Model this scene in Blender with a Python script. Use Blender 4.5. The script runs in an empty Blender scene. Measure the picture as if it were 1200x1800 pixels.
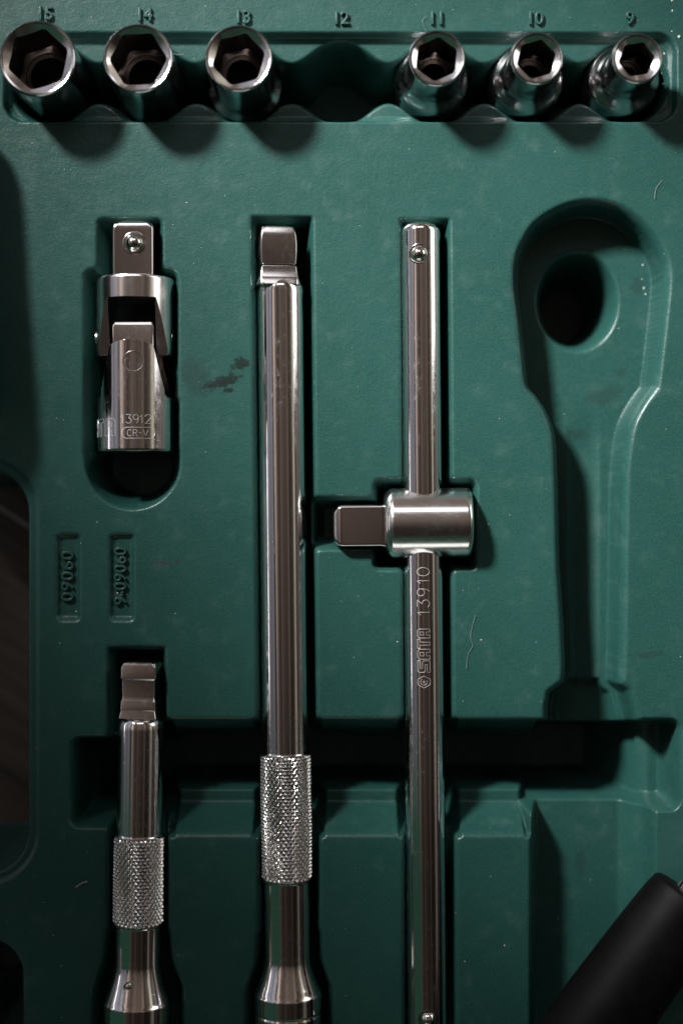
import bpy, bmesh, math, random
import numpy as np
from mathutils import Vector, Matrix, noise as mnoise

random.seed(7); rng = np.random.default_rng(7)
S = 0.00017            # metres per unit of the case's own measuring grid
D = 2500.0             # camera height above the tray face, in the same units
R = math.radians
scene = bpy.context.scene

# ------------------------------------------------------------------ camera
cam_d = bpy.data.cameras.new('camera'); cam = bpy.data.objects.new('camera', cam_d)
scene.collection.objects.link(cam); scene.camera = cam
cam.location = (0, 0, D*S)
cam_d.sensor_fit = 'VERTICAL'; cam_d.sensor_height = 36; cam_d.sensor_width = 24
cam_d.lens = 50; cam_d.clip_start = 0.01; cam_d.clip_end = 50
cam_d.dof.use_dof = True; cam_d.dof.focus_distance = (D-25)*S; cam_d.dof.aperture_fstop = 2.8
scene.view_settings.view_transform = 'Standard'; scene.view_settings.look = 'None'
scene.view_settings.exposure = 0; scene.view_settings.gamma = 1

def P(u, v, z=0.0):                       # point of the tray grid (u right, v down, z up)
    return Vector(((u-600)*S, (900-v)*S, z*S))

# ------------------------------------------------------------------ world: a dim brown room
world = bpy.data.worlds.new('World'); scene.world = world; world.use_nodes = True
nt = world.node_tree; N = nt.nodes; L = nt.links
for n in list(N): N.remove(n)
out = N.new('ShaderNodeOutputWorld'); bg = N.new('ShaderNodeBackground'); L.new(bg.outputs[0], out.inputs[0])
def wmath(op, a, b=None, c=None, clamp=False):
    n = N.new('ShaderNodeMath'); n.operation = op; n.use_clamp = clamp
    for i, x in enumerate((a, b, c)):
        if x is None: continue
        if isinstance(x, (int, float)): n.inputs[i].default_value = x
        else: L.new(x, n.inputs[i])
    return n.outputs[0]
tc = N.new('ShaderNodeTexCoord'); sep = N.new('ShaderNodeSeparateXYZ'); L.new(tc.outputs['Generated'], sep.inputs[0])
X, Y, Z = sep.outputs
wv_ = N.new('ShaderNodeTexNoise'); wv_.inputs['Scale'].default_value = 5.0; wv_.inputs['Detail'].default_value = 3; L.new(tc.outputs['Generated'], wv_.inputs['Vector'])
theta = wmath('ADD', wmath('MULTIPLY_ADD', wmath('ARCTAN2', X, Z), 1/(2*math.pi), 0.5), wmath('MULTIPLY_ADD', wv_.outputs[0], .03, -.015))
ramp = N.new('ShaderNodeValToRGB'); L.new(theta, ramp.inputs[0])
stops = [(0.0,(.012,.010,.010)), (.235,(.03,.03,.034)), (.252,(.13,.13,.135)), (.262,(.06,.06,.066)), (.268,(.020,.020,.026)), (.28,(.15,.148,.17)), (.315,(.20,.197,.22)), (.325,(.11,.108,.13)), (.36,(.21,.205,.22)), (.375,(.06,.058,.068)), (.385,(.012,.011,.011)),
         (.394,(.30,.24,.21)), (.408,(.26,.20,.17)), (.428,(.085,.064,.055)), (.455,(.032,.023,.020)), (.47,(.088,.066,.056)), (.50,(.066,.049,.041)), (.55,(.055,.042,.034)), (.575,(.090,.070,.056)), (.60,(.020,.016,.013)), (.64,(.060,.047,.038)),
         (.658,(.30,.27,.22)), (.675,(.30,.27,.22)), (.685,(.035,.028,.024)), (.745,(.14,.125,.115)), (.80,(.03,.025,.022)), (1.0,(.012,.010,.010))]
cr = ramp.color_ramp
while len(cr.elements) > 1: cr.elements.remove(cr.elements[-1])
cr.elements[0].position = 0; cr.elements[0].color = (*stops[0][1], 1)
for p, c in stops[1:]:
    e = cr.elements.new(p); e.color = (*c, 1)
# boards of the room: streaks along one direction
cmb = N.new('ShaderNodeCombineXYZ'); L.new(wmath('MULTIPLY', theta, 46), cmb.inputs[0]); L.new(wmath('MULTIPLY', Y, 1.6), cmb.inputs[1])
nz = N.new('ShaderNodeTexNoise'); nz.inputs['Scale'].default_value = 1.0; nz.inputs['Detail'].default_value = 4; L.new(cmb.outputs[0], nz.inputs['Vector'])
streak = wmath('MULTIPLY_ADD', nz.outputs[0], 2.8, -0.38)
mx = N.new('ShaderNodeMix'); mx.data_type = 'RGBA'; mx.blend_type = 'MULTIPLY'; mx.inputs[0].default_value = 0.85
L.new(ramp.outputs[0], mx.inputs[6]); 
cs = N.new('ShaderNodeCombineColor'); 
for i in range(3): L.new(streak, cs.inputs[i])
L.new(cs.outputs[0], mx.inputs[7])
# the open lid, standing towards the photographer's left: green
mr = N.new('ShaderNodeMapRange'); mr.interpolation_type = 'SMOOTHSTEP'; L.new(Y, mr.inputs[0])
mr.inputs[1].default_value = -.15; mr.inputs[2].default_value = -.24; mr.inputs[3].default_value = 0; mr.inputs[4].default_value = 1
mz = N.new('ShaderNodeMapRange'); mz.interpolation_type = 'SMOOTHSTEP'; L.new(Z, mz.inputs[0])
mz.inputs[1].default_value = .84; mz.inputs[2].default_value = .78; mz.inputs[3].default_value = 0; mz.inputs[4].default_value = 1
mxx = N.new('ShaderNodeMapRange'); mxx.interpolation_type = 'SMOOTHSTEP'; L.new(X, mxx.inputs[0])
mxx.inputs[1].default_value = -.46; mxx.inputs[2].default_value = -.56; mxx.inputs[3].default_value = 0; mxx.inputs[4].default_value = 1
lidf = wmath('MULTIPLY', wmath('MULTIPLY', mr.outputs[0], mz.outputs[0]), mxx.outputs[0])
mf = N.new('ShaderNodeMapRange'); mf.interpolation_type = 'SMOOTHSTEP'; L.new(Z, mf.inputs[0]); mf.inputs[1].default_value = .36; mf.inputs[2].default_value = .42
mg = N.new('ShaderNodeMapRange'); mg.interpolation_type = 'SMOOTHSTEP'; L.new(Z, mg.inputs[0]); mg.inputs[1].default_value = .74; mg.inputs[2].default_value = .66
lidf = wmath('MAXIMUM', lidf, wmath('MULTIPLY', wmath('MULTIPLY', mf.outputs[0], mg.outputs[0]), wmath('MULTIPLY', wmath('LESS_THAN', Y, -.55), 1.0)))
m2 = N.new('ShaderNodeMix'); m2.data_type = 'RGBA'; L.new(lidf, m2.inputs[0]); L.new(mx.outputs[2], m2.inputs[6]); m2.inputs[7].default_value = (.060,.165,.11,1)
yf = N.new('ShaderNodeMapRange'); L.new(Y, yf.inputs[0])
yf.inputs[1].default_value = -.24; yf.inputs[2].default_value = .22; yf.inputs[3].default_value = .27; yf.inputs[4].default_value = 1.8
L.new(m2.outputs[2], bg.inputs[0]); L.new(yf.outputs[0], bg.inputs[1])

# ------------------------------------------------------------------ lamps
def aim(o, target):
    o.rotation_euler = (Vector(target)-o.location).to_track_quat('-Z', 'Y').to_euler()
kd = bpy.data.lights.new('key_lamp', 'SPOT'); key = bpy.data.objects.new('key_lamp', kd); scene.collection.objects.link(key)
key.location = P(-2220, -2860, 3240); aim(key, P(940, 570, 0))
kd.energy = 150; kd.color = (1, .985, .96); kd.shadow_soft_size = 400*S; kd.spot_size = R(20); kd.spot_blend = 1.0
def area(name, loc, target, w, h, rad, col):
    d = bpy.data.lights.new(name, 'AREA'); o = bpy.data.objects.new(name, d); scene.collection.objects.link(o)
    d.shape = 'RECTANGLE'; d.size = w*S; d.size_y = h*S; d.energy = rad*math.pi*(w*S)*(h*S); d.color = col
    o.location = P(*loc); aim(o, P(*target)); return o
area('window_lamp_right', (4300, -1050, 1250), (500, 500, 0), 2600, 1700, 1.9, (1, .985, .97))
area('window_lamp_left', (-3400, 500, -60+650), (500, 700, 0), 2600, 260, 2.0, (1, .98, 1))
area('window_lamp_near', (700, 4700, 900), (700, 900, 0), 3000, 900, 1.5, (.97, 1, .95))
area('glint_lamp_far', (450, -2300, 3250), (600, 500, 0), 2300, 1000, 2.3, (.95, .95, 1))  # added area lamp, placed to put white glints on drive tips and rims

# ------------------------------------------------------------------ materials
def new_mat(name):
    m = bpy.data.materials.new(name); m.use_nodes = True
    nt = m.node_tree; b = nt.nodes['Principled BSDF']; return m, nt, b
class G:
    def __init__(s, nt): s.nt = nt
    def n(s, t, **k):
        x = s.nt.nodes.new(t)
        for a, v in k.items(): setattr(x, a, v)
        return x
    def l(s, a, b): s.nt.links.new(a, b)
    def m(s, op, a, b=None, c=None, clamp=False):
        n = s.n('ShaderNodeMath', operation=op); n.use_clamp = clamp
        for i, x in enumerate((a, b, c)):
            if x is None: continue
            if isinstance(x, (int, float)): n.inputs[i].default_value = x
            else: s.l(x, n.inputs[i])
        return n.outputs[0]
    def ss(s, x, a, b, lo=0.0, hi=1.0):
        n = s.n('ShaderNodeMapRange', interpolation_type='SMOOTHSTEP'); s.l(x, n.inputs[0])
        n.inputs[1].default_value = a; n.inputs[2].default_value = b; n.inputs[3].default_value = lo; n.inputs[4].default_value = hi
        return n.outputs[0]
    def noise(s, vec, scale, detail=2, rough=.5):
        n = s.n('ShaderNodeTexNoise'); n.inputs['Scale'].default_value = scale; n.inputs['Detail'].default_value = detail
        n.inputs['Roughness'].default_value = rough; s.l(vec, n.inputs['Vector']); return n.outputs[0]
    def mix(s, f, a, b):
        n = s.n('ShaderNodeMix', data_type='RGBA')
        for i, x in ((0, f), (6, a), (7, b)):
            if isinstance(x, (int, float)): n.inputs[i].default_value = x
            elif isinstance(x, tuple): n.inputs[i].default_value = (*x, 1)
            else: s.l(x, n.inputs[i])
        return n.outputs[2]
    def mapping(s, vec, scale=(1,1,1), rot=(0,0,0), loc=(0,0,0)):
        n = s.n('ShaderNodeMapping'); s.l(vec, n.inputs[0]); n.inputs['Scale'].default_value = scale
        n.inputs['Rotation'].default_value = rot; n.inputs['Location'].default_value = loc; return n.outputs[0]
    def bump(s, h, strength, dist):
        n = s.n('ShaderNodeBump'); n.inputs['Strength'].default_value = strength; n.inputs['Distance'].default_value = dist
        s.l(h, n.inputs['Height']); return n.outputs[0]

def plastic(stain=True):
    m, nt, b = new_mat('green_moulded_plastic' if stain else 'green_plastic_raised')
    g = G(nt)
    geo = g.n('ShaderNodeNewGeometry')
    v = g.mapping(geo.outputs['Position'], (1/S,)*3)      # grid units, origin at image centre
    big = g.noise(v, .004, 4, .6); mid = g.noise(v, .03, 5, .65); fine = g.noise(v, .33, 3, .6)
    base = g.mix(g.ss(big, .3, .7), (.0085,.041,.0355), (.0120,.050,.044))
    # thin dust film in cloudy patches
    film = g.m('MULTIPLY', g.ss(mid, .47, .74), g.ss(g.noise(v, .012, 3), .42, .62))
    base = g.mix(g.m('MULTIPLY', film, .24), base, (.080,.125,.12))
    grain = g.ss(fine, .35, .75)
    base = g.mix(g.m('MULTIPLY', grain, .75), base, (.018,.072,.060))
    # pale specks
    vo = g.n('ShaderNodeTexVoronoi'); vo.inputs['Scale'].default_value = .042; g.l(v, vo.inputs['Vector'])
    rad = g.m('MULTIPLY_ADD', g.n('ShaderNodeSeparateColor').outputs[0], 1, 0)
    sc = nt.nodes[-1] if False else g.n('ShaderNodeSeparateColor'); g.l(vo.outputs['Color'], sc.inputs[0])
    spot = g.m('LESS_THAN', vo.outputs['Distance'], g.m('MULTIPLY', g.m('POWER', sc.outputs[0], 5), .055))
    base = g.mix(g.m('MULTIPLY', spot, .55), base, (.30,.32,.29))
    # fine scuffs
    vs = g.mapping(v, (.05, .004, .05), (0, 0, .35)); scf = g.noise(vs, 1, 4, .7)
    vs2 = g.mapping(v, (.10, .009, .1), (0, 0, -1.0)); scf2 = g.noise(vs2, 1, 3, .7)
    scuff = g.m('MAXIMUM', g.ss(scf, .70, .76), g.ss(scf2, .70, .76))
    base = g.mix(g.m('MULTIPLY', scuff, .16), base, (.11,.15,.145))
    if stain:
        sp = g.n('ShaderNodeSeparateXYZ'); g.l(v, sp.inputs[0])
        def blob(u, w, ru, rv, ang=0.0, ns=.09, amp=1.5):
            mp = g.n('ShaderNodeMapping', vector_type='TEXTURE'); g.l(v, mp.inputs[0])
            mp.inputs['Location'].default_value = (u-600, 900-w, 0); mp.inputs['Rotation'].default_value = (0,0,ang); mp.inputs['Scale'].default_value = (ru, rv, 400)
            ln = g.n('ShaderNodeVectorMath', operation='LENGTH'); g.l(mp.outputs[0], ln.inputs[0])
            d = g.m('ADD', ln.outputs['Value'], g.m('MULTIPLY_ADD', g.noise(v, ns, 4, .65), amp*2, -amp))
            return g.ss(d, 1.35, .65)
        st = blob(390, 672, 32, 9, .38)
        for a in ((423, 640, 14, 11, .3), (402, 686, 9, 5, .2)):
            st = g.m('MAXIMUM', st, blob(*a))
        soft = blob(344, 662, 24, 34, .5, .03, .5)
        for a in ((1075, 690, 34, 16, .3, .05, .9), (1105, 648, 9, 7, 0, .08, .8), (1135, 490, 12, 16, 0, .06, 1.0), (1028, 760, 24, 10, 0, .06, 1.0), (1160, 1262, 18, 5, .2, .06, .8), (1140,1150,30,5,.1,.06,.8), (1033,1535,8,26,0,.05,.7)):
            soft = g.m('MAXIMUM', soft, g.m('MULTIPLY', blob(*a), .8))
        base = g.mix(g.m('MULTIPLY', soft, .35), base, (.014,.015,.015))
        base = g.mix(g.m('MULTIPLY', st, .85), base, (.005,.0075,.0065))
        red = g.m('MAXIMUM', blob(285, 990, 14, 3, 0, .1, .9), blob(312, 985, 4, 4, 0, .1, .6))
        base = g.mix(g.m('MULTIPLY', red, .4), base, (.05,.012,.014))
    g.l(base, b.inputs['Base Color'])
    rr = g.m('MULTIPLY_ADD', mid, .20, .25); g.l(rr, b.inputs['Roughness'])
    b.inputs['Specular IOR Level'].default_value = .36
    hb = g.m('ADD', g.m('MULTIPLY', fine, .6), g.m('MULTIPLY', g.noise(v, .11, 3), .7))
    g.l(g.bump(hb, .38, 1.6*S), b.inputs['Normal'])
    return m
M_TRAY = plastic(True); M_RAISE = plastic(False)

def chrome(name, col=(.82,.80,.79), rough=.06, mott=.5, axis='Y', brushed=.0):
    m, nt, b = new_mat(name); g = G(nt)
    tcn = g.n('ShaderNodeTexCoord'); v = g.mapping(tcn.outputs['Object'], (1/S,)*3)
    n1 = g.noise(g.mapping(v, (.16, .07, .16) if axis != 'X' else (.07, .16, .16)), 1, 6, .75); n2 = g.noise(v, .25, 3, .6); n3 = g.noise(v, .012, 3, .6)
    smear = g.m('MULTIPLY', g.ss(n1, .38, .80), g.ss(n3, .36, .64))
    rr = g.m('ADD', g.m('MULTIPLY', smear, .22*mott), g.m('MULTIPLY_ADD', n2, .06, rough-.03)); g.l(rr, b.inputs['Roughness'])
    vo = g.n('ShaderNodeTexVoronoi'); vo.inputs['Scale'].default_value = .07; g.l(v, vo.inputs['Vector'])
    sc = g.n('ShaderNodeSeparateColor'); g.l(vo.outputs['Color'], sc.inputs[0])
    spot = g.m('LESS_THAN', vo.outputs['Distance'], g.m('MULTIPLY', g.m('POWER', sc.outputs[0], 4), .085))
    c = g.mix(g.m('MULTIPLY', smear, .35*mott), col, (.40,.40,.43))
    c = g.mix(g.m('MULTIPLY', spot, .5), c, (.85,.84,.80)); g.l(c, b.inputs['Base Color'])
    b.inputs['Metallic'].default_value = 1
    sc_ = {'Y': (.35, .006, .35), 'X': (.006, .35, .35), 'R': (.3,.3,.3)}[axis]
    st = g.noise(g.mapping(v, sc_), 1, 4, .7)
    nick = g.ss(g.noise(g.mapping(v, (.012, .5, .012) if axis == 'Y' else (.5, .012, .012)), 1, 3, .6), .70, .76)
    h = g.m('ADD', g.m('MULTIPLY', st, .6), g.m('ADD', g.m('MULTIPLY', n2, .25), g.m('MULTIPLY', nick, -.5 if axis in 'XY' else 0.0)))
    g.l(g.bump(h, .10+brushed, .5*S), b.inputs['Normal'])
    return m
M_BAR = chrome('polished_chrome_bar', axis='Y', mott=1.3, brushed=.03)
M_HEAD = chrome('satin_chrome_head', rough=.17, axis='X', mott=.5)
M_SOCK = chrome('shaded_socket_chrome', col=(.50,.49,.495), rough=.12, axis='R', mott=.9, brushed=.1)  # base darkened to stand for the shade on the socket bodies
M_RIM = chrome('lit_rim_chrome', col=(.82,.80,.80), rough=.13, axis='R', mott=.5)  # same chrome with a lighter base, standing for the lit chamfers
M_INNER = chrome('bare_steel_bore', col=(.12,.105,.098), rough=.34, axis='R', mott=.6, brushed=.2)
M_BALL = chrome('steel_ball', col=(.72,.71,.64), rough=.10, axis='R', mott=.2)
M_DRIVE = chrome('worn_drive_steel', col=(.52,.49,.475), rough=.15, axis='R', mott=.7, brushed=.05)
M_FLAT = chrome('polished_drive_steel', col=(.62,.585,.575), rough=.11, axis='R', mott=.25)
M_KNURL = chrome('knurled_steel', col=(.44,.43,.42), rough=.2, axis='R', mott=.0)
M_MARK = chrome('etched_line', col=(.82,.80,.80), rough=.42, axis='R', mott=.1)
M_DARKM = chrome('dark_gap', col=(.05,.045,.045), rough=.5, axis='R', mott=.1)

m, nt_, b = new_mat('black_rubber'); g = G(nt_)
v = g.mapping(g.n('ShaderNodeTexCoord').outputs['Object'], (1/S,)*3)
n1 = g.noise(v, .35, 3, .6); n2 = g.noise(v, .02, 4, .6)
g.l(g.mix(g.ss(n2, .4, .7), (.0018,.0017,.0019), (.0034,.0031,.0036)), b.inputs['Base Color'])
g.l(g.m('MULTIPLY_ADD', n2, .2, .42), b.inputs['Roughness']); g.l(g.bump(n1, .4, 1.2*S), b.inputs['Normal'])
b.inputs['Specular IOR Level'].default_value = .09; M_RUB = m
m, nt_, b = new_mat('dusty_grain'); b.inputs['Base Color'].default_value = (.55,.52,.44,1); b.inputs['Roughness'].default_value = .8; M_DUST = m
m, nt_, b = new_mat('pale_fibre'); b.inputs['Base Color'].default_value = (.14,.16,.15,1); b.inputs['Roughness'].default_value = .7; M_FIB = m
m, nt_, b = new_mat('weathered_brown_wood'); g = G(nt_)
v = g.mapping(g.n('ShaderNodeTexCoord').outputs['Object'], (1/S,)*3)
oi = g.n('ShaderNodeObjectInfo')
vv = g.mapping(v, (.0025, .045, .045)); add = g.n('ShaderNodeVectorMath', operation='ADD'); g.l(vv, add.inputs[0])
cx = g.n('ShaderNodeCombineXYZ'); g.l(g.m('MULTIPLY', oi.outputs['Random'], 37), cx.inputs[0]); g.l(cx.outputs[0], add.inputs[1])
w1 = g.noise(add.outputs[0], 1, 5, .65); w2 = g.noise(v, .012, 3)
g.l(g.mix(g.ss(w1, .3, .7), g.mix(w2, (.030,.023,.019), (.045,.036,.030)), (.085,.070,.060)), b.inputs['Base Color'])
b.inputs['Roughness'].default_value = .6; g.l(g.bump(w1, .4, 3*S), b.inputs['Normal'])
M_WOOD = m

# ------------------------------------------------------------------ mesh helpers (coordinates in grid units)
def mesh_obj(name, verts, faces, mat, parent=None, smooth=True, angle=32, loc=None, scale=True):
    me = bpy.data.meshes.new(name)
    vs = np.asarray(verts, dtype=np.float64)*(S if scale else 1)
    me.from_pydata(vs.tolist(), [], faces); me.update()
    bm = bmesh.new(); bm.from_mesh(me); bmesh.ops.recalc_face_normals(bm, faces=bm.faces); bm.to_mesh(me); bm.free()
    if smooth:
        me.polygons.foreach_set('use_smooth', [True]*len(me.polygons)); me.set_sharp_from_angle(angle=R(angle))
    me.materials.append(mat)
    o = bpy.data.objects.new(name, me); scene.collection.objects.link(o)
    if parent: o.parent = parent
    if loc is not None: o.location = loc
    return o
def thing(name, label, cat, loc, rz=0, group=None):
    o = bpy.data.objects.new(name, None); scene.collection.objects.link(o)
    o.location = loc; o.rotation_euler = (0, 0, rz); o['label'] = label; o['category'] = cat; o.empty_display_size = .01
    if group: o['group'] = group
    return o
def ring(t, a, r, n=64, off=(0, 0), frame='Y'):
    """closed section: square of half width a with corner radius r (r=a gives a circle) at position t along the axis"""
    pts = []
    for k in range(n):
        th = 2*math.pi*(k+.5)/n
        if r >= a-1e-6: x, z = a*math.cos(th), a*math.sin(th)
        else:
            q = int(th//(math.pi/2)); c0 = a-r
            cx, cz = [(c0,c0),(-c0,c0),(-c0,-c0),(c0,-c0)][q]
            ph = th - q*math.pi/2
            # spend most samples on the corner arc, a few on the flat
            f = (ph/(math.pi/2)); m_ = n//4; kk = (k % m_)/(m_-1)
            ph2 = kk*math.pi/2
            x, z = cx+r*math.cos(q*math.pi/2+ph2), cz+r*math.sin(q*math.pi/2+ph2)
        x += off[0]; z += off[1]
        if frame == 'Y': pts.append((x, -t, z))       # axis down the picture
        elif frame == 'X': pts.append((t, x, z))
        else: pts.append((x, z, t))
    return pts
def loops_obj(name, secs, mat, parent=None, n=64, caps=True, frame='Y', angle=32, rot=0.0):
    verts, faces = [], []
    for s_ in secs:
        t, a, r = s_[:3]; off = s_[3] if len(s_) > 3 else (0, 0)
        rg = ring(t, a, r, n, (0, 0), frame)
        if rot:
            c, s2 = math.cos(rot), math.sin(rot)
            if frame == 'Y': rg = [(x*c-z*s2, y, x*s2+z*c) for x, y, z in rg]
            elif frame == 'X': rg = [(x, y*c-z*s2, y*s2+z*c) for x, y, z in rg]
        if frame == 'Y': rg = [(x+off[0], y, z+off[1]) for x, y, z in rg]
        verts += rg
    m_ = len(secs)
    for i in range(m_-1):
        for k in range(n):
            a_, b_ = i*n+k, i*n+(k+1) % n
            faces.append((a_, b_, b_+n, a_+n))
    if caps:
        faces.append(tuple(range(n))); faces.append(tuple(range((m_-1)*n, m_*n)))
    return mesh_obj(name, verts, faces, mat, parent, angle=angle)
def support(pts, gap=9.0, d=1.6):      # extra loops so that long faces keep their own normals
    o = [pts[0]]
    for p, q in zip(pts[:-1], pts[1:]):
        L_ = math.hypot(q[0]-p[0], q[1]-p[1])
        if L_ > gap:
            for f in (d/L_, 1-d/L_): o.append(tuple(p[i]+(q[i]-p[i])*f for i in range(len(p))))
        o.append(q)
    return o
def rprof(pts):      # circle sections
    return [(t, a, a) for t, a in support(pts)]
def sphere(name, c, r, mat, parent, seg=24, squash=1.0):
    verts, faces = [], []
    nr = seg//2
    for i in range(nr+1):
        ph = math.pi*i/nr
        for k in range(seg):
            th = 2*math.pi*k/seg
            verts.append((c[0]+r*math.sin(ph)*math.cos(th), c[1]+r*math.sin(ph)*math.sin(th), c[2]+r*squash*math.cos(ph)))
    for i in range(nr):
        for k in range(seg):
            a_, b_ = i*seg+k, i*seg+(k+1) % seg
            faces.append((a_, a_+seg, b_+seg, b_))
    return mesh_obj(name, verts, faces, mat, parent)
def torus(name, c, Rr, r, mat, parent, seg=32, sub=8, normal='Z', warp=None):
    verts, faces = [], []
    for i in range(seg):
        a_ = 2*math.pi*i/seg
        for k in range(sub):
            b_ = 2*math.pi*k/sub
            x, y, z = (Rr+r*math.cos(b_))*math.cos(a_), (Rr+r*math.cos(b_))*math.sin(a_), r*math.sin(b_)
            if warp: z += warp(x, y)
            if normal == 'X': x, y, z = z, x, y
            verts.append((c[0]+x, c[1]+y, c[2]+z))
    for i in range(seg):
        for k in range(sub):
            faces.append((i*sub+k, ((i+1) % seg)*sub+k, ((i+1) % seg)*sub+(k+1) % sub, i*sub+(k+1) % sub))
    return mesh_obj(name, verts, faces, mat, parent)
def boolean(o, cutter, op='DIFFERENCE'):
    md = o.modifiers.new('b', 'BOOLEAN'); md.operation = op; md.object = cutter; md.solver = 'EXACT'
    dg = bpy.context.evaluated_depsgraph_get(); dg.update()
    me = bpy.data.meshes.new_from_object(o.evaluated_get(dg)); o.modifiers.clear(); o.data = me
    bpy.data.objects.remove(cutter)
def tmp(verts, faces): return mesh_obj('cutter', verts, faces, M_DRIVE, smooth=False)
def prism(poly, lo, hi, axis='X'):   # polygon in the other two axes, extruded along axis
    n = len(poly)
    def mk(p, t): return {'X': (t, p[0], p[1]), 'Y': (p[0], t, p[1]), 'Z': (p[0], p[1], t)}[axis]
    verts = [mk(p, lo) for p in poly]+[mk(p, hi) for p in poly]
    faces = [tuple(range(n))[::-1], tuple(range(n, 2*n))]+[(i, (i+1) % n, (i+1) % n+n, i+n) for i in range(n)]
    return verts, faces
def resmooth(o, angle=30):
    me = o.data; me.polygons.foreach_set('use_smooth', [True]*len(me.polygons)); me.set_sharp_from_angle(angle=R(angle))
def bevel(o, w, seg=2, ang=35):
    md = o.modifiers.new('bevel', 'BEVEL'); md.width = w*S; md.segments = seg; md.limit_method = 'ANGLE'; md.angle_limit = R(ang); md.harden_normals = True

# ------------------------------------------------------------------ stroke lettering wrapped on a cylinder
def arc(cx, cy, rx, ry, a0, a1, n=12): return [(cx+rx*math.cos(R(a0+(a1-a0)*i/n)), cy+ry*math.sin(R(a0+(a1-a0)*i/n))) for i in range(n+1)]
GL = {   # thin strokes, glyph box .6 wide, 1 high
 '0': (.60, [arc(.3,.5,.27,.5,0,360,24)]),
 '1': (.34, [[(.02,.72),(.2,1),(.2,0)]]),
 '2': (.60, [arc(.3,.72,.26,.28,170,-35,12)+[(.03,0),(.57,0)]]),
 '3': (.60, [[(.05,1),(.53,1),(.27,.6)]+arc(.27,.3,.28,.30,90,-150,14)]),
 '9': (.60, [arc(.3,.7,.26,.3,0,360,20), arc(.3,.62,.27,.62,0,-80,10)]),
 'C': (.60, [arc(.32,.5,.28,.5,50,310,18)]),
 'R': (.60, [[(.05,0),(.05,1),(.3,1)]+arc(.3,.76,.24,.24,90,-90,8)+[(.05,.52)], [(.3,.52),(.56,0)]]),
 '-': (.55, [[(.08,.5),(.47,.5)]]),
 'V': (.60, [[(.03,1),(.3,0),(.57,1)]]),
 # wide outlined letters
 'oS': (.95, [[(.9,1),(.12,1),(.03,.88),(.03,.5),(.12,.40),(.62,.40),(.62,.24),(.03,.24),(.03,0),(.82,0),(.9,.1),(.9,.52),(.82,.62),(.32,.62),(.32,.78),(.9,.78),(.9,1)]]),
 'oA': (.95, [[(.03,0),(.03,.82),(.2,1),(.75,1),(.9,.85),(.9,0),(.62,0),(.62,.30),(.32,.30),(.32,0),(.03,0)], [(.32,.50),(.62,.50),(.62,.78),(.32,.78),(.32,.50)]]),
 'oT': (.95, [[(.03,1),(.9,1),(.9,.78),(.62,.78),(.62,0),(.34,0),(.34,.78),(.03,.78),(.03,1)]]),
 'hex': (1.15, [[(.02,.5),(.3,0),(.72,0),(.98,.5),(.72,1),(.3,1),(.02,.5)], arc(.52,.5,.26,.26,40,300,12), arc(.5,.5,.07,.07,0,360,8)]),
 'pill': (2.5, [arc(2.25,.5,.4,.5,-90,90,10)+arc(.25+.15,.5,.4,.5,90,270,10)+[(2.25,0)]]),
}
def tubes(name, lines, mapf, rad, mat, parent):
    verts, faces = [], []
    for ln in lines:
        pts = []
        for a_, b_ in zip(ln[:-1], ln[1:]):
            k = max(1, int(math.dist(a_, b_)/4))
            for i in range(k): pts.append((a_[0]+(b_[0]-a_[0])*i/k, a_[1]+(b_[1]-a_[1])*i/k))
        pts.append(ln[-1])
        P3 = [Vector(mapf(*p)[0]) for p in pts]; NN = [Vector(mapf(*p)[1]) for p in pts]
        base = len(verts)
        for i in range(len(P3)):
            t = (P3[min(i+1, len(P3)-1)]-P3[max(i-1, 0)])
            if t.length < 1e-9: t = Vector((1, 0, 0))
            t.normalize(); sd = t.cross(NN[i]).normalized()
            for dx, dn in ((-1, -.6), (-.5, .55), (.5, .55), (1, -.6)):
                verts.append(tuple(P3[i]+sd*rad*dx+NN[i]*rad*dn))
        for i in range(len(P3)-1):
            for k in range(4):
                a_ = base+i*4+k; b_ = base+i*4+(k+1) % 4
                faces.append((a_, b_, b_+4, a_+4))
    return mesh_obj(name, verts, faces, mat, parent, angle=60)
def cyl_map(Rr):
    def f(c, t):      # c along circumference (from the top, to the right), t along axis down the picture
        a_ = c/Rr; nrm = (math.sin(a_), 0, math.cos(a_))
        return (Rr*nrm[0], -t, Rr*nrm[2]), nrm
    return f
def glyph_lines(key, x0, y0, h, wscale=1.0):
    w, ls = GL[key]; return [[(x0+x*h*wscale, y0+y*h) for x, y in l] for l in ls], x0+w*h*wscale

# ------------------------------------------------------------------ the case: height field from pocket outlines
def axis_steps(lo, a, b, hi, step=2.0, coarse=9.0):
    return np.concatenate([np.arange(lo, a, coarse), np.arange(a, b, step), np.arange(b, hi+coarse, coarse)])
ua = axis_steps(-180, -12, 1212, 1420, 1.0); va = axis_steps(-190, -12, 1812, 2050, 1.0)      # sampled finely, meshed at every second line
U, V = np.meshgrid(ua, va)
def box(u0, u1, v0, v1, r=10):
    cx, cy, hx, hy = (u0+u1)/2, (v0+v1)/2, (u1-u0)/2-r, (v1-v0)/2-r
    qx, qy = np.abs(U-cx)-hx, np.abs(V-cy)-hy
    return np.hypot(np.maximum(qx, 0), np.maximum(qy, 0))+np.minimum(np.maximum(qx, qy), 0)-r
def circ(cx, cy, r): return np.hypot(U-cx, V-cy)-r
def ell(cx, cy, rx, ry):
    k = np.hypot((U-cx)/rx, (V-cy)/ry); return (k-1)*min(rx, ry)
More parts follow.
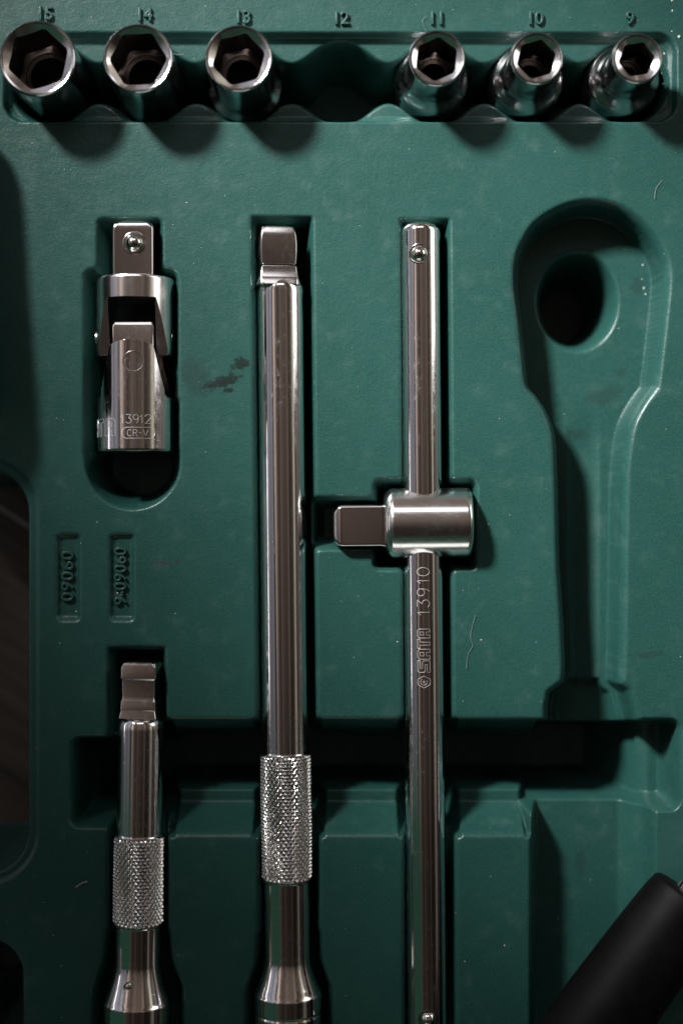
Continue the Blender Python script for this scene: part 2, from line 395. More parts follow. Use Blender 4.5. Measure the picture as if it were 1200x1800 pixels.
def poly(pts, pad=60):
    pts = np.array(pts, float)
    d = np.full(U.shape, 1e3); msk = (U > pts[:,0].min()-pad) & (U < pts[:,0].max()+pad) & (V > pts[:,1].min()-pad) & (V < pts[:,1].max()+pad)
    u, v = U[msk], V[msk]; best = np.full(u.shape, 1e18); s = np.ones(u.shape)
    n = len(pts); j = n-1
    for i in range(n):
        ex, ey = pts[j]-pts[i]; wx, wy = u-pts[i,0], v-pts[i,1]
        t = np.clip((wx*ex+wy*ey)/(ex*ex+ey*ey+1e-12), 0, 1); bx, by = wx-ex*t, wy-ey*t
        best = np.minimum(best, bx*bx+by*by)
        c1 = v >= pts[i,1]; c2 = v < pts[j,1]; c3 = ex*wy > ey*wx
        s = np.where((c1 & c2 & c3) | (~c1 & ~c2 & ~c3), -s, s); j = i
    d[msk] = s*np.sqrt(best); return d
def spline(pts, n=6, lin=0):      # Catmull-Rom through closed points
    o = []; m_ = len(pts)
    for i in range(m_):
        p0, p1, p2, p3 = [np.array(pts[(i+k-1) % m_], float) for k in range(4)]
        for k in range(n):
            t = k/n
            if lin and p1[1] > lin and p2[1] > lin: o.append(p1+(p2-p1)*t); continue
            o.append(.5*((2*p1)+(-p0+p2)*t+(2*p0-5*p1+4*p2-p3)*t*t+(-p0+3*p1-3*p2+p3)*t**3))
    return o
def smin(a, b, k):
    h = np.clip(.5+.5*(b-a)/k, 0, 1); return b*(1-h)+a*h-k*h*(1-h)
def smax(a, b, k): return -smin(-a, -b, k)
def smooth01(x, a, b):
    t = np.clip((x-a)/(b-a), 0, 1); return t*t*(3-2*t)
def wall(d, k, r):       # surface that falls away inside d<0 with slope k and a rounded rim
    r = r*.8; t = -d-r*.5; return -k*np.where(t > r, t, np.clip(t+r, 0, None)**2/(4*r))
Zf = np.zeros(U.shape)
# raised outer strip along the top edge, the number strip
Zf += 4*smooth01(-V, -13.5, -10.5)
# socket trough: ledge, then the scalloped deep pocket
SOCK_U = [86, 256, 428, 598, 768, 938, 1105]
ledge = box(8, 1188, 58, 213, 34)
Zf = np.minimum(Zf, smax(wall(ledge, 2.6, 5), np.full(U.shape, -19.0), 5))
deep = box(60, 1120, 106, 176, 20)
for su in SOCK_U: deep = smin(deep, circ(su, 141, 73), 26)
Zf = np.where(ledge < -1, np.minimum(Zf, smax(-16+wall(deep, 9, 9), np.full(U.shape, -200.0), 14)), Zf)
# joint pocket
jp = smin(box(171, 285, 384, 520, 10), smin(box(147, 313, 473, 812, 16), smin(circ(233, 812, 83), box(150, 316, 700, 812, 6), 4), 4), 12)
Zf = np.minimum(Zf, smax(wall(jp, 6, 7), np.full(U.shape, -130.0), 25))
# connected pocket network
def trap(v0, v1, l0, r0, l1, r1): return poly([(l0, v0), (r0, v0), (r1, v1), (l1, v1)], 200)
p_short = smin(trap(1137, 1300, 189, 291, 188, 294)-0, box(188, 297, 1290, 1700, 10), 6)
p_short = smin(p_short, poly([(188,1640),(298,1640),(304,1690),(323,1738),(326,2040),(158,2040),(161,1738),(180,1690)], 80), 10)
p_ext = trap(381, 1400, 442, 549, 453, 560); p_ext = smin(p_ext, trap(1390, 1700, 453, 563, 453, 563), 6)
p_ext = smin(p_ext, poly([(453,1640),(563,1640),(567,1690),(585,1738),(588,2040),(428,2040),(430,1738),(448,1690)], 80), 10)
p_T = trap(385, 1400, 703, 790, 708, 798); p_T = smin(p_T, box(708, 802, 1390, 2040, 10), 6)
p_head = box(655, 838, 842, 1002, 12)
p_drive = box(540, 690, 873, 966, 8)
p_trough = smin(box(123, 900, 1294, 1455, 16), box(250, 1196, 1264, 1436, 18), 10)
p_trough = smin(p_trough, box(290, 935, 1264, 1472, 8), 6)
ratchet = [(975,900),(973,830),(969,770),(957,732),(939,703),(922,681),(916,640),(908,562),(901,505),(903,459),(915,425),(940,389),(985,361),(1036,350),(1087,359),(1126,384),(1155,417),(1172,453),(1177,495),(1169,578),(1157,677),(1153,685),(1131,716),(1115,749),(1107,790),(1102,850),(1100,958),(1097,1157),(1095,1200),(1109,1211),(1118,1240),(1127,1275),(1127,1330),(955,1330),(955,1246),(960,1216),(985,1197),(984,1103),(977,994)]
p_rat = poly(spline(ratchet, 12, 1150), 40)
p_low = box(931, 1151, 1330, 2040, 12)
du = p_short
for q_ in (p_ext, p_T, p_head, p_drive, p_trough): du = smin(du, q_, 9)
F = np.full(U.shape, 0.0)
def floor_(dd, f, k): return f+k*np.maximum(dd+0, 0)
deepF = np.minimum.reduce([floor_(p_short, -150, 5), floor_(p_ext, -150, 5), floor_(p_T, -125, 5), floor_(p_head, -120, 5), floor_(p_drive, -95, 5)])
trf = -260+165*smooth01(U, 1055, 1160)
deepF = np.minimum(deepF, trf+4.2*np.maximum(p_trough+ (40*smooth01(V,1380,1440)), 0))
zz = smax(wall(du, 6.5, 7), deepF, 22)
def urange(a_, b_): return np.maximum(np.maximum(a_-U, U-b_), 0)
for a_, b_ in ((308, 444), (571, 700), (811, 922)):
    zc = np.maximum(wall(-(1471-V), 1.7, 7), -75)-5*urange(a_, b_)+600*np.minimum(0, (V-1400)/30.)
    zz = np.where((V > 1370) & (V < 1480), np.maximum(zz, zc), zz)
for a_, b_ in ((302, 442), (565, 700), (807, 944)):
    zc = np.maximum(wall(-(V-1262), 2.6, 7), -95)-5*urange(a_, b_)-8*np.maximum(V-1305, 0)
    zz = np.where((V > 1250) & (V < 1330), np.maximum(zz, zc), zz)
# upper blocks have a drafted end towards the trough, lower blocks a sloping shoulder
# ratchet recess with cradle floor
cu = 1038.0
chan = smooth01(V, 700, 830)
lowf = np.where(V > 1203, -104.0, -86.0)
fl = -80*(1-chan)+chan*(lowf+np.where(V > 1203, 2, 22)*(np.clip((np.abs(U-cu)-6)/58, 0, 1.3))**2*1.6)
zr = smax(wall(p_rat, 3.6, 12), fl, 26)
zr = np.where(p_rat < -12, np.minimum(zr, np.maximum(-280, -80+wall(ell(1027, 518, 72, 88), 9, 12))), zr)
Zf = np.minimum(Zf, zr)
lowF = np.full(U.shape, -82.0)+48*smooth01(U, 1098, 1150)
zl = smax(wall(p_low, 5, 8), lowF+600*smooth01(-V, -1424, -1300), 16)
Zf = np.minimum(Zf, zl)
Zf = np.minimum(Zf, zz)
# pills
for (u0, u1) in ((98, 143), (191, 238)):
    Zf = np.minimum(Zf, smax(wall(box(u0, u1, 937, 1093, 10), 1.6, 3), np.full(U.shape, -10.0), 2))
# left: notch of the handle side, and a further round pocket
notch = box(-900, 50, 823, 1538, 78)
Zf = np.where(True, Zf-6*smooth01(-notch, -19, -14), Zf)
Zf = np.minimum(Zf, smax(wall(circ(-24, 1716, 66), 6, 8), np.full(U.shape, -150.0), 20))
Zf = np.minimum(Zf, smax(wall(box(-92, 42, 1720, 2040, 10), 6, 8), np.full(U.shape, -150.0), 20))
outer = -box(-176, 1416, -186, 2046, 60)
out_d = np.minimum(notch, outer)
Zf = np.minimum(Zf, smax(wall(-(-notch)-0, 14, 6), np.full(U.shape, -290.0), 2))
Zf = np.minimum(Zf, np.maximum(14*(outer-10), -290.0))
Zf = np.maximum(Zf, -290.0)
for _ in range(7):      # moulded plastic has no razor edges
    Zb = Zf.copy(); Zb[1:-1] = (Zf[:-2]+2*Zf[1:-1]+Zf[2:])/4; Zf = Zb.copy(); Zf[:,1:-1] = (Zb[:,:-2]+2*Zb[:,1:-1]+Zb[:,2:])/4
gz_v, gz_u = np.gradient(Zf, va, ua)
def pick(a_, lo, hi):
    i = np.arange(len(a_)); f = (a_ >= lo) & (a_ < hi); first = i[f][0]; return i[~f | ((i-first) % 2 == 0)]
ku, kv = pick(ua, -12, 1212), pick(va, -12, 1812)
ZF_FULL, UA_FULL, VA_FULL = Zf, ua, va
Zf = Zf[np.ix_(kv, ku)]; U = U[np.ix_(kv, ku)]; V = V[np.ix_(kv, ku)]; ua = ua[ku]; va = va[kv]
nrm = np.stack([-gz_u[np.ix_(kv, ku)], gz_v[np.ix_(kv, ku)], np.ones(Zf.shape)], -1).reshape(-1, 3)
nrm /= np.linalg.norm(nrm, axis=1, keepdims=True)
nu, nv = len(ua), len(va)
co = np.stack([(U-600)*S, (900-V)*S, Zf*S], -1).reshape(-1, 3)
idx = np.arange(nu*nv).reshape(nv, nu)
quads = np.stack([idx[:-1,:-1], idx[1:,:-1], idx[1:,1:], idx[:-1,1:]], -1).reshape(-1, 4)
keep = ~(Zf.reshape(-1)[quads] <= -289.9).all(axis=1); quads = quads[keep]
used = np.unique(quads); remap = np.full(nu*nv, -1); remap[used] = np.arange(len(used)); quads = remap[quads]; co = co[used]; nrm = nrm[used]
me = bpy.data.meshes.new('tray')
me.vertices.add(len(co)); me.vertices.foreach_set('co', co.reshape(-1))
me.loops.add(quads.size); me.loops.foreach_set('vertex_index', quads.reshape(-1).astype(np.int32))
me.polygons.add(len(quads)); me.polygons.foreach_set('loop_start', np.arange(0, quads.size, 4, dtype=np.int32))
me.polygons.foreach_set('use_smooth', np.ones(len(quads), dtype=bool)); me.update(calc_edges=True)
me.normals_split_custom_set_from_vertices(nrm.tolist())
me.materials.append(M_TRAY)
case = thing('tool_case', 'open dark green moulded plastic tool case with numbered recesses, lying on brown wooden boards', 'tool case', P(600, 900, -290))
CB = P(600, 900, -290)
tray = bpy.data.objects.new('tray', me); scene.collection.objects.link(tray); tray.parent = case; tray.location = -CB

def text_part(name, body, u, v, size, z, h, rot=0, sx=1.0, spacing=1.0):
    cv = bpy.data.curves.new('t', 'FONT'); cv.body = body; cv.size = size*S; cv.extrude = h*S/2; cv.bevel_depth = .9*S; cv.bevel_resolution = 2
    cv.offset = -.2*S; cv.align_x = 'CENTER'; cv.align_y = 'CENTER'; cv.space_character = spacing; cv.resolution_u = 6
    o = bpy.data.objects.new('t', cv); scene.collection.objects.link(o)
    dg = bpy.context.evaluated_depsgraph_get(); me = bpy.data.meshes.new_from_object(o.evaluated_get(dg))
    bpy.data.objects.remove(o); me.materials.clear(); me.materials.append(M_RAISE)
    me.polygons.foreach_set('use_smooth', [True]*len(me.polygons)); me.set_sharp_from_angle(angle=R(40))
    p = bpy.data.objects.new(name, me); scene.collection.objects.link(p); p.parent = case
    p.location = P(u, v, z+h/2)-CB; p.rotation_euler = (0, 0, rot); p.scale = (sx, 1, 1); return p
for body, u, v in (('15', 80, 26), ('14', 254, 28), ('13', 427, 32), ('12', 599, 34), ('11', 767, 34), ('10', 939, 34), ('9', 1106, 34)):
    o = text_part('raised_number', body, u, v, 32, -1, 6, sx=.95); o['label'] = 'raised moulded number %s above its socket recess' % body
o = text_part('raised_number', '09060', 119, 1013, 30, -11, 7, R(90), sx=1.08, spacing=1.12); o['label'] = 'raised moulded number 09060 reading upwards'
o = text_part('raised_number', '9-09060', 212, 1013, 30, -11, 7, R(90), sx=.98, spacing=1.05); o['label'] = 'raised moulded number 9-09060 reading upwards'

# dust grains on the tray
verts, faces = [], []
def grain(u, v, z, r):
    b0 = len(verts); ja = random.random()*6.28
    for (x, y, w) in ((1,0,0),(0,1,0),(-1,0,0),(0,-1,0),(0,0,1)):
        c, s = math.cos(ja), math.sin(ja); k = r*random.uniform(.7, 1.25)
        verts.append(((u-600)+(x*c-y*s)*k, 900-v+(x*s+y*c)*k, z+w*k*.9))
    for i in range(4): faces.append((b0+i, b0+(i+1) % 4, b0+4))
def hz(u, v):
    return float(Zf[int(np.searchsorted(va, v)), int(np.searchsorted(ua, u))])
for u, v, r in ((1181, 1, 3), (1181, 19, 2.6), (1193, 65, 3.2), (1171, 88, 2), (1173, 137, 3), (1180, 55, 1.6), (1166, 98, 1.4), (1170,118,1.4), (328,356,1.6), (57,252,1.8), (845,1125,1.4),(133,1076,1.8),(206,1043,2.2),(212,1046,2),
                (698,1128,1.4),(716,1115,1.6),(1146,452,1.8),(1148,494,2.2),(1151,505,1.6),(1144,478,1.5),(886,1662,2),(231,1560,1)):
    grain(u, v, hz(u, v), r)
for _ in range(260):
    u, v = random.uniform(5, 1195), random.uniform(5, 1795); z = hz(u, v)
    if z < -100: continue
    grain(u, v, z, random.choice((.4,.5,.5,.6,.7,.9)))
o = mesh_obj('dust', verts, faces, M_DUST, case, smooth=False, loc=-CB); o['kind'] = 'stuff'

# ------------------------------------------------------------------ sockets
def make_socket(u, v, zb, H, r_top, r_body, af, hex_depth, rot, label, shoulder=None, group='chrome sockets standing in the numbered recesses'):
    t = thing('socket', label, 'socket', P(u, v, zb), 0, group)
    n = 96
    if shoulder is None: prof = [(0, r_body-3), (3, r_body), (H*.30, r_body), (H*.34, r_top-.5), (H*.36, r_top), (H-4, r_top), (H-1.2, r_top-1.1), (H, r_top-3)]
    else:
        s0, s1 = shoulder
        prof = [(0, r_body-3), (3, r_body), (s0-15, r_body), (s0-8, r_body-.9), (s0-3, r_body-2.6), (s0, r_body-4)]
        for i in range(1, 9):
            f = i/8; prof.append((s0+(s1-s0)*f, (r_body-4)+(r_top-(r_body-4))*(1-(1-f)**2.2)))
        prof += [(H-4, r_top), (H-1.2, r_top-1.1), (H, r_top-3)]
    # outside
    prof = support(prof)
    vs, fs = [], []
    for z, r in prof:
        for k in range(n):
            a_ = 2*math.pi*k/n; vs.append((r*math.cos(a_), r*math.sin(a_), z))
    rc = r_top-6.0
    vs += [(rc*math.cos(2*math.pi*k/n), rc*math.sin(2*math.pi*k/n), H-1.0) for k in range(n)]
    for i in range(len(prof)):
        for k in range(n):
            a_, b_ = i*n+k, i*n+(k+1) % n; fs.append((a_, b_, b_+n, a_+n))
    fs.append(tuple(range(n)))
    mesh_obj('shell', vs, fs, M_SOCK, t, angle=40)
    # inside: conical lead-in that meets the six flats, then ledge and round bore
    def hexr(a_):
        q = (a_-rot) % (math.pi/3)-math.pi/6; return min(af/2/math.cos(q), af/2/math.cos(R(30))*.965)
    vs, fs = [], []
    loops = []
    loops.append([(rc, H-1.0)]*n)
    loops.append([(hexr(2*math.pi*k/n), H-1.0-(rc-hexr(2*math.pi*k/n))*.55-1.0) for k in range(n)])
    loops.append([(hexr(2*math.pi*k/n), H-hex_depth) for k in range(n)])
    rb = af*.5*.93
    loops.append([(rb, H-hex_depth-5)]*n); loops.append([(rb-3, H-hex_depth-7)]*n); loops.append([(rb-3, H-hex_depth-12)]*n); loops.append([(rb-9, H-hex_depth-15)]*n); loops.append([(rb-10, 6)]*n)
    for lp in loops:
        for k in range(n):
            a_ = 2*math.pi*k/n; vs.append((lp[k][0]*math.cos(a_), lp[k][0]*math.sin(a_), lp[k][1]))
    def band(i):
        return [(i*n+k, i*n+(k+1) % n, (i+1)*n+(k+1) % n, (i+1)*n+k) for k in range(n)]
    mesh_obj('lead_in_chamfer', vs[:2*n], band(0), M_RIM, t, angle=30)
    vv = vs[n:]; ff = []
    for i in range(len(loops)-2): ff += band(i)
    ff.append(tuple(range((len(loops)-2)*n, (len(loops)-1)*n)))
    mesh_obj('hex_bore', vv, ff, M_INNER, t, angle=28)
    return t
zb = -132
make_socket(86, 132, zb, 226, 64.5, 62, 93, 92, R(18), 'widest chrome socket in the top row, below the number 15')
make_socket(256, 132, zb, 226, 59, 60, 86, 92, R(2), 'chrome socket below the number 14, with grit around its bore')
make_socket(426, 132, zb, 226, 57, 65, 80, 84, R(14), 'chrome socket below the number 13, next to the empty recess on its right')
make_socket(761, 132, zb, 226, 48, 65, 66, 84, R(24), 'stepped chrome socket below the number 11, next to the empty recess on its left', (112, 142))
make_socket(930, 132, zb, 226, 45, 65, 60, 84, R(16), 'stepped chrome socket below the number 10', (112, 142))
make_socket(1100, 132, zb, 226, 43, 65, 54, 84, R(8), 'narrowest-mouthed stepped chrome socket, below the number 9 at the end of the row', (112, 142))
make_socket(-44, 1790, -150, 205, 49, 49, 70, 90, R(10), 'cropped chrome socket standing in the round recess at the lower left corner', group='chrome sockets standing in left edge recesses')
LH = thing('shadow_caster_handle', 'unseen black handle, added to cast the shadow along the left margin', 'tool handle', P(-106, 200, 74), R(3.6))  # added out of view so that its shadow darkens the left margin
loops_obj('grip', rprof([(0, 30), (3, 52), (12, 64), (40, 72), (470, 74), (505, 66), (516, 50), (520, 30)]), M_RUB, LH, n=64, angle=40)

# ------------------------------------------------------------------ knurled sleeve
def knurl(name, t0, t1, Rr, parent, pitch=9.0, vert=12.0, amp=2.7):
    nper = int(round(2*math.pi*Rr/pitch)); sub = 8; nn = nper*sub; rows = int(round((t1-t0)/vert*8))+1
    th = np.arange(nn)/nn*2*math.pi; tt = t0+np.arange(rows)*vert/8
    TH, TT = np.meshgrid(th, tt)
    a_ = TH*nper/(2*math.pi); w = (TT-t0)/vert
    tri = lambda x: np.abs((x % 1)-.5)*2
    h = np.minimum(1-tri(a_+w), 1-tri(a_-w)); h = 1-h
    h = np.maximum(tri(a_+w), tri(a_-w)); h = 1-h      # pyramids between crossing grooves
    h = np.clip(h*1.2, 0, .9)/.9
    wear = .92+.08*np.sin(TH*3+TT*.03)
    edge = np.minimum(np.clip((TT-t0)/6, 0, 1), np.clip((t1-TT)/6, 0, 1))
    rr = Rr-amp+amp*h*wear*edge+rng.normal(0, .04, h.shape)
    x = rr*np.cos(TH); z = rr*np.sin(TH)
    vs = np.stack([x, -TT, z], -1).reshape(-1, 3)
    ix = np.arange(nn*rows).reshape(rows, nn); nx = np.roll(ix, -1, 1)
    q = np.stack([ix[:-1], nx[:-1], nx[1:], ix[1:]], -1).reshape(-1, 4)
    me = bpy.data.meshes.new(name); me.from_pydata((vs*S).tolist(), [], q.tolist()); me.update(); me.materials.append(M_KNURL)
    me.polygons.foreach_set('use_smooth', [False]*len(me.polygons))
    bm = bmesh.new(); bm.from_mesh(me); bmesh.ops.recalc_face_normals(bm, faces=bm.faces); bm.to_mesh(me); bm.free()
    o = bpy.data.objects.new(name, me); scene.collection.objects.link(o); o.parent = parent; return o

def make_extension(label, v_tip, cu_, cv1, tilt, L1, L2, zax, doff, drot, knL, flareL, side_long):
    """axis runs down the picture; t measured from the drive tip"""
    t = thing('extension_bar', label, 'extension bar', P(cu_, v_tip, zax), tilt, 'chrome extension bars with knurled grips')
    if side_long:   # barrel shaped tip, waist, flared root
        secs = [(0, 26, 9), (2, 28.5, 7), (6, 29.8, 5), (16, 31.6, 4), (30, 32.6, 4), (46, 32.4, 4), (66, 31.2, 4), (67.5, 29.6, 4), (69.5, 29.2, 4), (71.5, 31.6, 4), (89, 33.6, 4), (90, 34, 4), (100, 38, 12), (103, 38.6, 14)]
        tb = 92
    else:
        secs = [(0, 27, 8), (2, 29.5, 6), (8, 31.5, 4), (28, 31.6, 3.5), (31, 29.8, 3.5), (60, 29.0, 3.5), (65, 29.6, 3.5), (68, 31, 3.5), (83, 31.6, 3.5), (84, 31, 3.5), (97, 33.8, 3.5), (98, 35, 4)]
        tb = 97
    loops_obj('square_drive', [(a_, b_, c_, doff) for a_, b_, c_ in secs], M_DRIVE, t, angle=25, rot=drot)
    loops_obj('detent_ball', [(44-6+i, r_, r_, (doff[0]+(29 if side_long else -29), 0)) for i, r_ in enumerate([1, 6, 7.5, 8, 8.2, 8, 7.5, 6, 1])], M_BALL, t, n=16)
    body = [(tb-1, 30), (tb+3, 35), (tb+7, 38.2), (tb+12, 40.2), (tb+20, 41), (L1-2, 41), (L1, 42)]
    loops_obj('shaft', rprof(body), M_BAR, t, n=96, angle=50)
    knurl('knurled_grip', L1, L2, 45.6, t)
    F0, F1 = flareL
    low = [(L2, 42.5), (L2+3, 41), (F0-20, 41), (F0-6, 41.4)]
    for i in range(1, 11):
        f = i/10; low.append((F0-6+(F1-F0-2)*f, 41.4+(56-41.4)*(f**1.35)))
    low += [(F1-2, 57.6), (F1, 59), (F1+2, 60), (F1+31, 60), (F1+33, 58.6), (F1+35, 58.6), (F1+37, 60), (F1+250, 60), (F1+253, 57)]
    loops_obj('socket_end', rprof(low), M_BAR, t, n=96, angle=50)
    o = sphere('detent_dimple', (-8 if not side_long else 0, -(F0+22), 42.5), 8.5, M_BALL, t, squash=.6)
    torus('detent_ring', (-8 if not side_long else 0, -(F0+22), 44.6), 9.5, 1.3, M_DRIVE, t)
    return t
make_extension('long chrome extension bar with a knurled grip, in the central upright recess', 400, 492, 0, R(.60), 925, 1148, -12, (-6.5, 0), R(-9), 223, (1296, 1346), True)
make_extension('short chrome extension bar with a knurled grip, at the lower left', 1163, 248, 0, R(-.75), 306, 463, -12, (2, 0), R(8), 158, (540, 598), False)

# ------------------------------------------------------------------ sliding T handle
T = thing('sliding_t_handle', 'chrome sliding T handle with a round cross head and square drive pointing left', 'wrench', P(739, 393, -11), R(.50))
o = loops_obj('crossbar', rprof([(0, 24), (1.5, 29), (5, 32.5), (10, 34.5), (14, 35), (1432, 35), (1440, 32), (1443, 26)]), M_BAR, T, n=96, angle=50)
for tv, r_, dx in ((57, 15, -4.5), (1391, 14.5, 0)):
    sphere('detent_ball', (dx, -tv, 28.5), r_, M_BALL, T)
    torus('ball_seat', (dx, -tv, 34.3), r_+1.6, 1.6, M_DRIVE if tv < 100 else M_DARKM, T, warp=lambda x, y: math.sqrt(max(0, 35**2-x*x))-35)
HV = 920-393
secs = rprof([(-72, 48), (-70, 53), (-66, 57.5), (-62, 60.5), (-58, 62), (72, 62), (76, 61), (79.5, 58), (81, 54)])
vs, fs = [], []
hd = loops_obj('cross_head', secs, M_HEAD, None, n=128, frame='X', angle=28)
hd.location = (4*S, -HV*S, 0)
me_ = hd.data
for v_ in me_.vertices: v_.co += Vector((4*S, -HV*S, 0))
hd.location = (0, 0, 0)
cut = loops_obj('cut', rprof([(HV-90, 36.2), (HV+90, 36.2)]), M_HEAD, None, n=64)
boolean(hd, cut); resmooth(hd, 30); bevel(hd, 2.2, 3, 40); hd.parent = T
dr = loops_obj('square_drive', [(-164, 22, 15), (-162.5, 27, 15), (-158, 32, 12), (-152, 35.2, 7), (-146, 36, 5), (-78, 36, 5), (-70, 38, 6)], M_FLAT, T, frame='X', angle=25)
for v_ in dr.data.vertices: v_.co += Vector((4*S, -(HV+3)*S, -2*S))
# etched mark reading up the bar
lines = []
def put(key, v_start, width):       # one glyph, reading upwards from v_start
    w, ls = GL[key]
    for l in ls:
        lines.append([(-2.5+(.5-y)*22, v_start-393-x/w*width) for x, y in l])
for key, vs_, wd in (('hex', 1207, 25), ('oS', 1180, 22), ('oA', 1157, 19), ('oT', 1138, 17), ('oA', 1120, 17), ('1', 1080, 9), ('3', 1066, 14), ('9', 1047, 14), ('1', 1025, 9), ('0', 1012, 16)):
    put(key, vs_, wd)
tubes('etched_lettering', lines, cyl_map(35.0), .75, M_MARK, T)

# ------------------------------------------------------------------ universal joint
J = thing('universal_joint', 'chrome universal joint with square drive and ball, in the short round-ended recess', 'universal joint', P(236, 390, -16), R(.2))
loops_obj('square_drive', [(0, 26, 18), (1.5, 30, 17), (6, 34.5, 11), (12, 36, 6), (18, 36, 5), (104, 36, 5)], M_FLAT, J, angle=25)
sphere('detent_ball', (3, -41, 34), 16.5, M_BALL, J)
torus('ball_seat', (3, -41, 36), 19, 1.5, M_DRIVE, J)
RJ = 68.0
def yoke(t_base, t_end, up, jaws):    # cylinder with a slot and two tapering arms; arms point to +t when up
    pass
# upper fork: arms left and right
fk = loops_obj('upper_yoke', rprof([(98, RJ-5), (99.5, RJ-1.5), (103, RJ), (225, RJ), (233, RJ-1), (236, RJ-3)]), M_HEAD, None, n=128, angle=28)
boolean(fk, tmp(*prism([(-41, -300), (41, -300), (41, -138), (-41, -138)], -90, 90, 'Z')))
for sgn in (1, -1):
    boolean(fk, tmp(*prism([(-138, 53*sgn), (-250, 26*sgn), (-250, 120*sgn), (-138, 120*sgn)], -100, 100, 'X')))
resmooth(fk, 30); bevel(fk, 1.6, 2, 40); fk.parent = J
# lower yoke: arms above and below
lk = loops_obj('lower_yoke', rprof([(206, RJ-4), (210, RJ-1), (216, RJ-1), (401, RJ-1), (404, RJ-2.5), (405.5, RJ-6)]), M_BAR, None, n=128, angle=28)
boolean(lk, tmp(*prism([(-200, -38), (-200, 38), (-306, 38), (-306, -38)], -90, 90, 'X')))
for sgn in (1, -1):
    boolean(lk, tmp(*prism([(34*sgn, -190), (38*sgn, -222), (58*sgn, -310), (120*sgn, -310), (120*sgn, -190)], -100, 100, 'Z')))
# rounded arm tip
tip = [(-70, -190)]+[(60*math.cos(R(a_)), -(252-40*math.sin(R(a_)))) for a_ in range(180, -1, -12)]+[(70, -190)]
boolean(lk, tmp(*prism(tip, -100, 100, 'Z')))
resmooth(lk, 30); bevel(lk, 1.6, 2, 40); lk.parent = J
bl = loops_obj('centre_block', [(174, 22, 4), (178, 34, 4), (184, 36.5, 4), (262, 36.5, 4), (268, 33, 4)], M_FLAT, J, angle=25)
for x_ in (-67.5, 64.5):
    c_ = loops_obj('side_pin', [(a_, b_, b_) for a_, b_ in ((-3, 10), (-2, 13), (2, 14), (3, 14))], M_BALL, J, n=32, frame='X')
    for v_ in c_.data.vertices: v_.co = Vector((v_.co.x*(-1 if x_ > 0 else 1)+x_*S, v_.co.y-203*S, v_.co.z+4*S))
torus('pin_end', (5, -250, RJ-1.2), 17.5, 1.0, M_INNER, J, warp=lambda x, y: math.sqrt(max(0, RJ**2-(x+5)**2))-RJ)
lines = []
def putj(key, u0, vtop, w_, h_):
    w, ls = GL[key]
    for l in ls:
        ln = []
        for x, y in l:
            uu = u0+x/w*w_-236; ln.append((uu, vtop+(1-y)*h_-390))
        lines.append(ln)
def circm(uu): return RJ*math.asin(max(-.97, min(.97, uu/RJ)))
for key, u0, vt, w_, h_ in (('1', 219, 732, 6, 15), ('3', 228, 732, 10, 15), ('9', 240, 732, 10, 15), ('1', 252, 732, 6, 15), ('2', 260, 732, 11, 15),
                            ('pill', 221, 754, 52, 19), ('C', 230, 758, 8, 11), ('R', 240, 758, 8, 11), ('-', 249, 758, 6, 11), ('V', 257, 758, 9, 11)):
    putj(key, u0, vt, w_, h_)
lines = [[(circm(c), t) for c, t in l] for l in lines]
save = lines; lines = []
c0 = circm(210-236)
for i, (key, w_) in enumerate((('oA', 26), ('oT', 24), ('oA', 26), ('oS', 24))):   # wraps round to the left
    w, ls = GL[key]
    for l in ls: lines.append([(c0-w_+x/w*w_, 738-390+(1-y)*30) for x, y in l])
    c0 -= w_+2
tubes('etched_lettering', save+lines, cyl_map(RJ-1), .7, M_MARK, J)

# ------------------------------------------------------------------ black rubber grip across the lower right corner
a0 = Vector((1222, 1552)); dr2 = Vector((-.585, .811)); perp = Vector((.811, .585))
GR = thing('rubber_grip', 'black rubber tool grip with a chrome shaft, lying slantwise across the lower right corner', 'tool handle', P(1192, 1552, 80), math.atan2(-dr2.y, dr2.x)+math.pi/2)
loops_obj('grip', rprof([(-2, 30), (-1, 56), (1, 62), (5, 66), (20, 69), (60, 72), (130, 75), (240, 78), (420, 80), (560, 78), (600, 70), (606, 30)]), M_RUB, GR, n=96, angle=40)
loops_obj('ferrule', rprof([(-16, 26), (-14, 28), (6, 29)]), M_SOCK, GR, n=48)
loops_obj('shaft', rprof([(-190, 20), (-15, 22)]), M_BAR, GR, n=48)

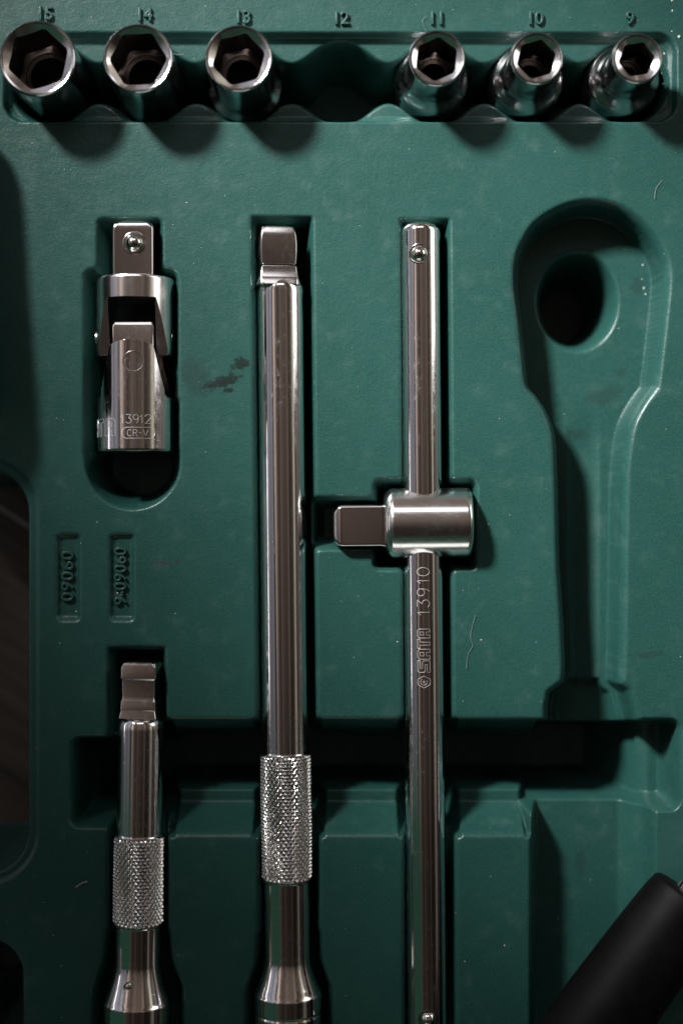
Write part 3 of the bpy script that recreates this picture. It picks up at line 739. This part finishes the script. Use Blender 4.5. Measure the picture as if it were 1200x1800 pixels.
# ------------------------------------------------------------------ lint
def fibre(label, pts, z, r=.7):
    o = thing  # noqa
    cp = spline([pts[0]]+pts, 6)[6:-6] if len(pts) > 2 else pts
    b0 = P(*pts[0], z)
    def f(u, v):
        w = z+1.0+2.0*abs(math.sin((u+v)*.07)); return ((u-pts[0][0]), -(v-pts[0][1]), w-z), (0, 0, 1)
    ob = tubes('lint_fibre', [[tuple(p) for p in cp]], f, r, M_FIB, None)
    ob.location = b0; ob['label'] = label; ob['category'] = 'lint'; ob['group'] = 'pale fibres fallen on the tools and tray'
fibre('pale wavy fibre on the green tray right of the etched crossbar', [(835,1080),(829,1103),(826,1120),(830,1135),(822,1150),(820,1172)], 0, .36)
fibre('fine curled fibre beside the number 11', [(749,30),(742,36),(745,48),(750,56)], 0, .35)
fibre('short fibre at the top of the empty ratchet recess', [(1163,318),(1152,332),(1150,350)], 0, .45)
fibre('short pale sliver on the dark tray left of the small knurled grip', [(134,1559),(145,1552),(154,1550)], 0, 1.6)
fibre('fine hair beside the mouth of the socket marked 14', [(283,106),(300,100),(318,104),(324,101)], 20, .5)

# ------------------------------------------------------------------ wooden boards under the case
tbl = bpy.data.objects.new('wooden_floor', None); scene.collection.objects.link(tbl); tbl['kind'] = 'structure'; tbl.location = P(600, 900, -312)
ang = R(-33); wv = Vector((math.cos(ang), math.sin(ang), 0)); nvv = Vector((-wv.y, wv.x, 0))
seam = Vector((20-600, 900-955, 0))
PW, GAP = 430, 9
hw, hl, hh = PW/2-GAP/2, 2600, 22
pv = []
for sx_, sy_ in ((-1,-1),(1,-1),(1,1),(-1,1)): pv.append((sx_*hl, sy_*hw, -hh))
for sx_, sy_ in ((-1,-1),(1,-1),(1,1),(-1,1)): pv.append((sx_*hl, sy_*hw, -3))
for sx_, sy_ in ((-1,-1),(1,-1),(1,1),(-1,1)): pv.append((sx_*(hl-3), sy_*(hw-3), 0))
pf = [(3,2,1,0)]+[(i, (i+1) % 4, (i+1) % 4+4, i+4) for i in range(4)]+[(i+4, (i+1) % 4+4, (i+1) % 4+8, i+8) for i in range(4)]+[(8,9,10,11)]
pl = mesh_obj('plank', pv, pf, M_WOOD, tbl, smooth=False)
for k in range(-5, 6):
    o = pl if k == -5 else pl.copy()
    if k != -5: scene.collection.objects.link(o)
    o.parent = tbl; c_ = seam+nvv*(k+.5)*PW; o.location = c_*S; o.rotation_euler = (0, 0, ang)
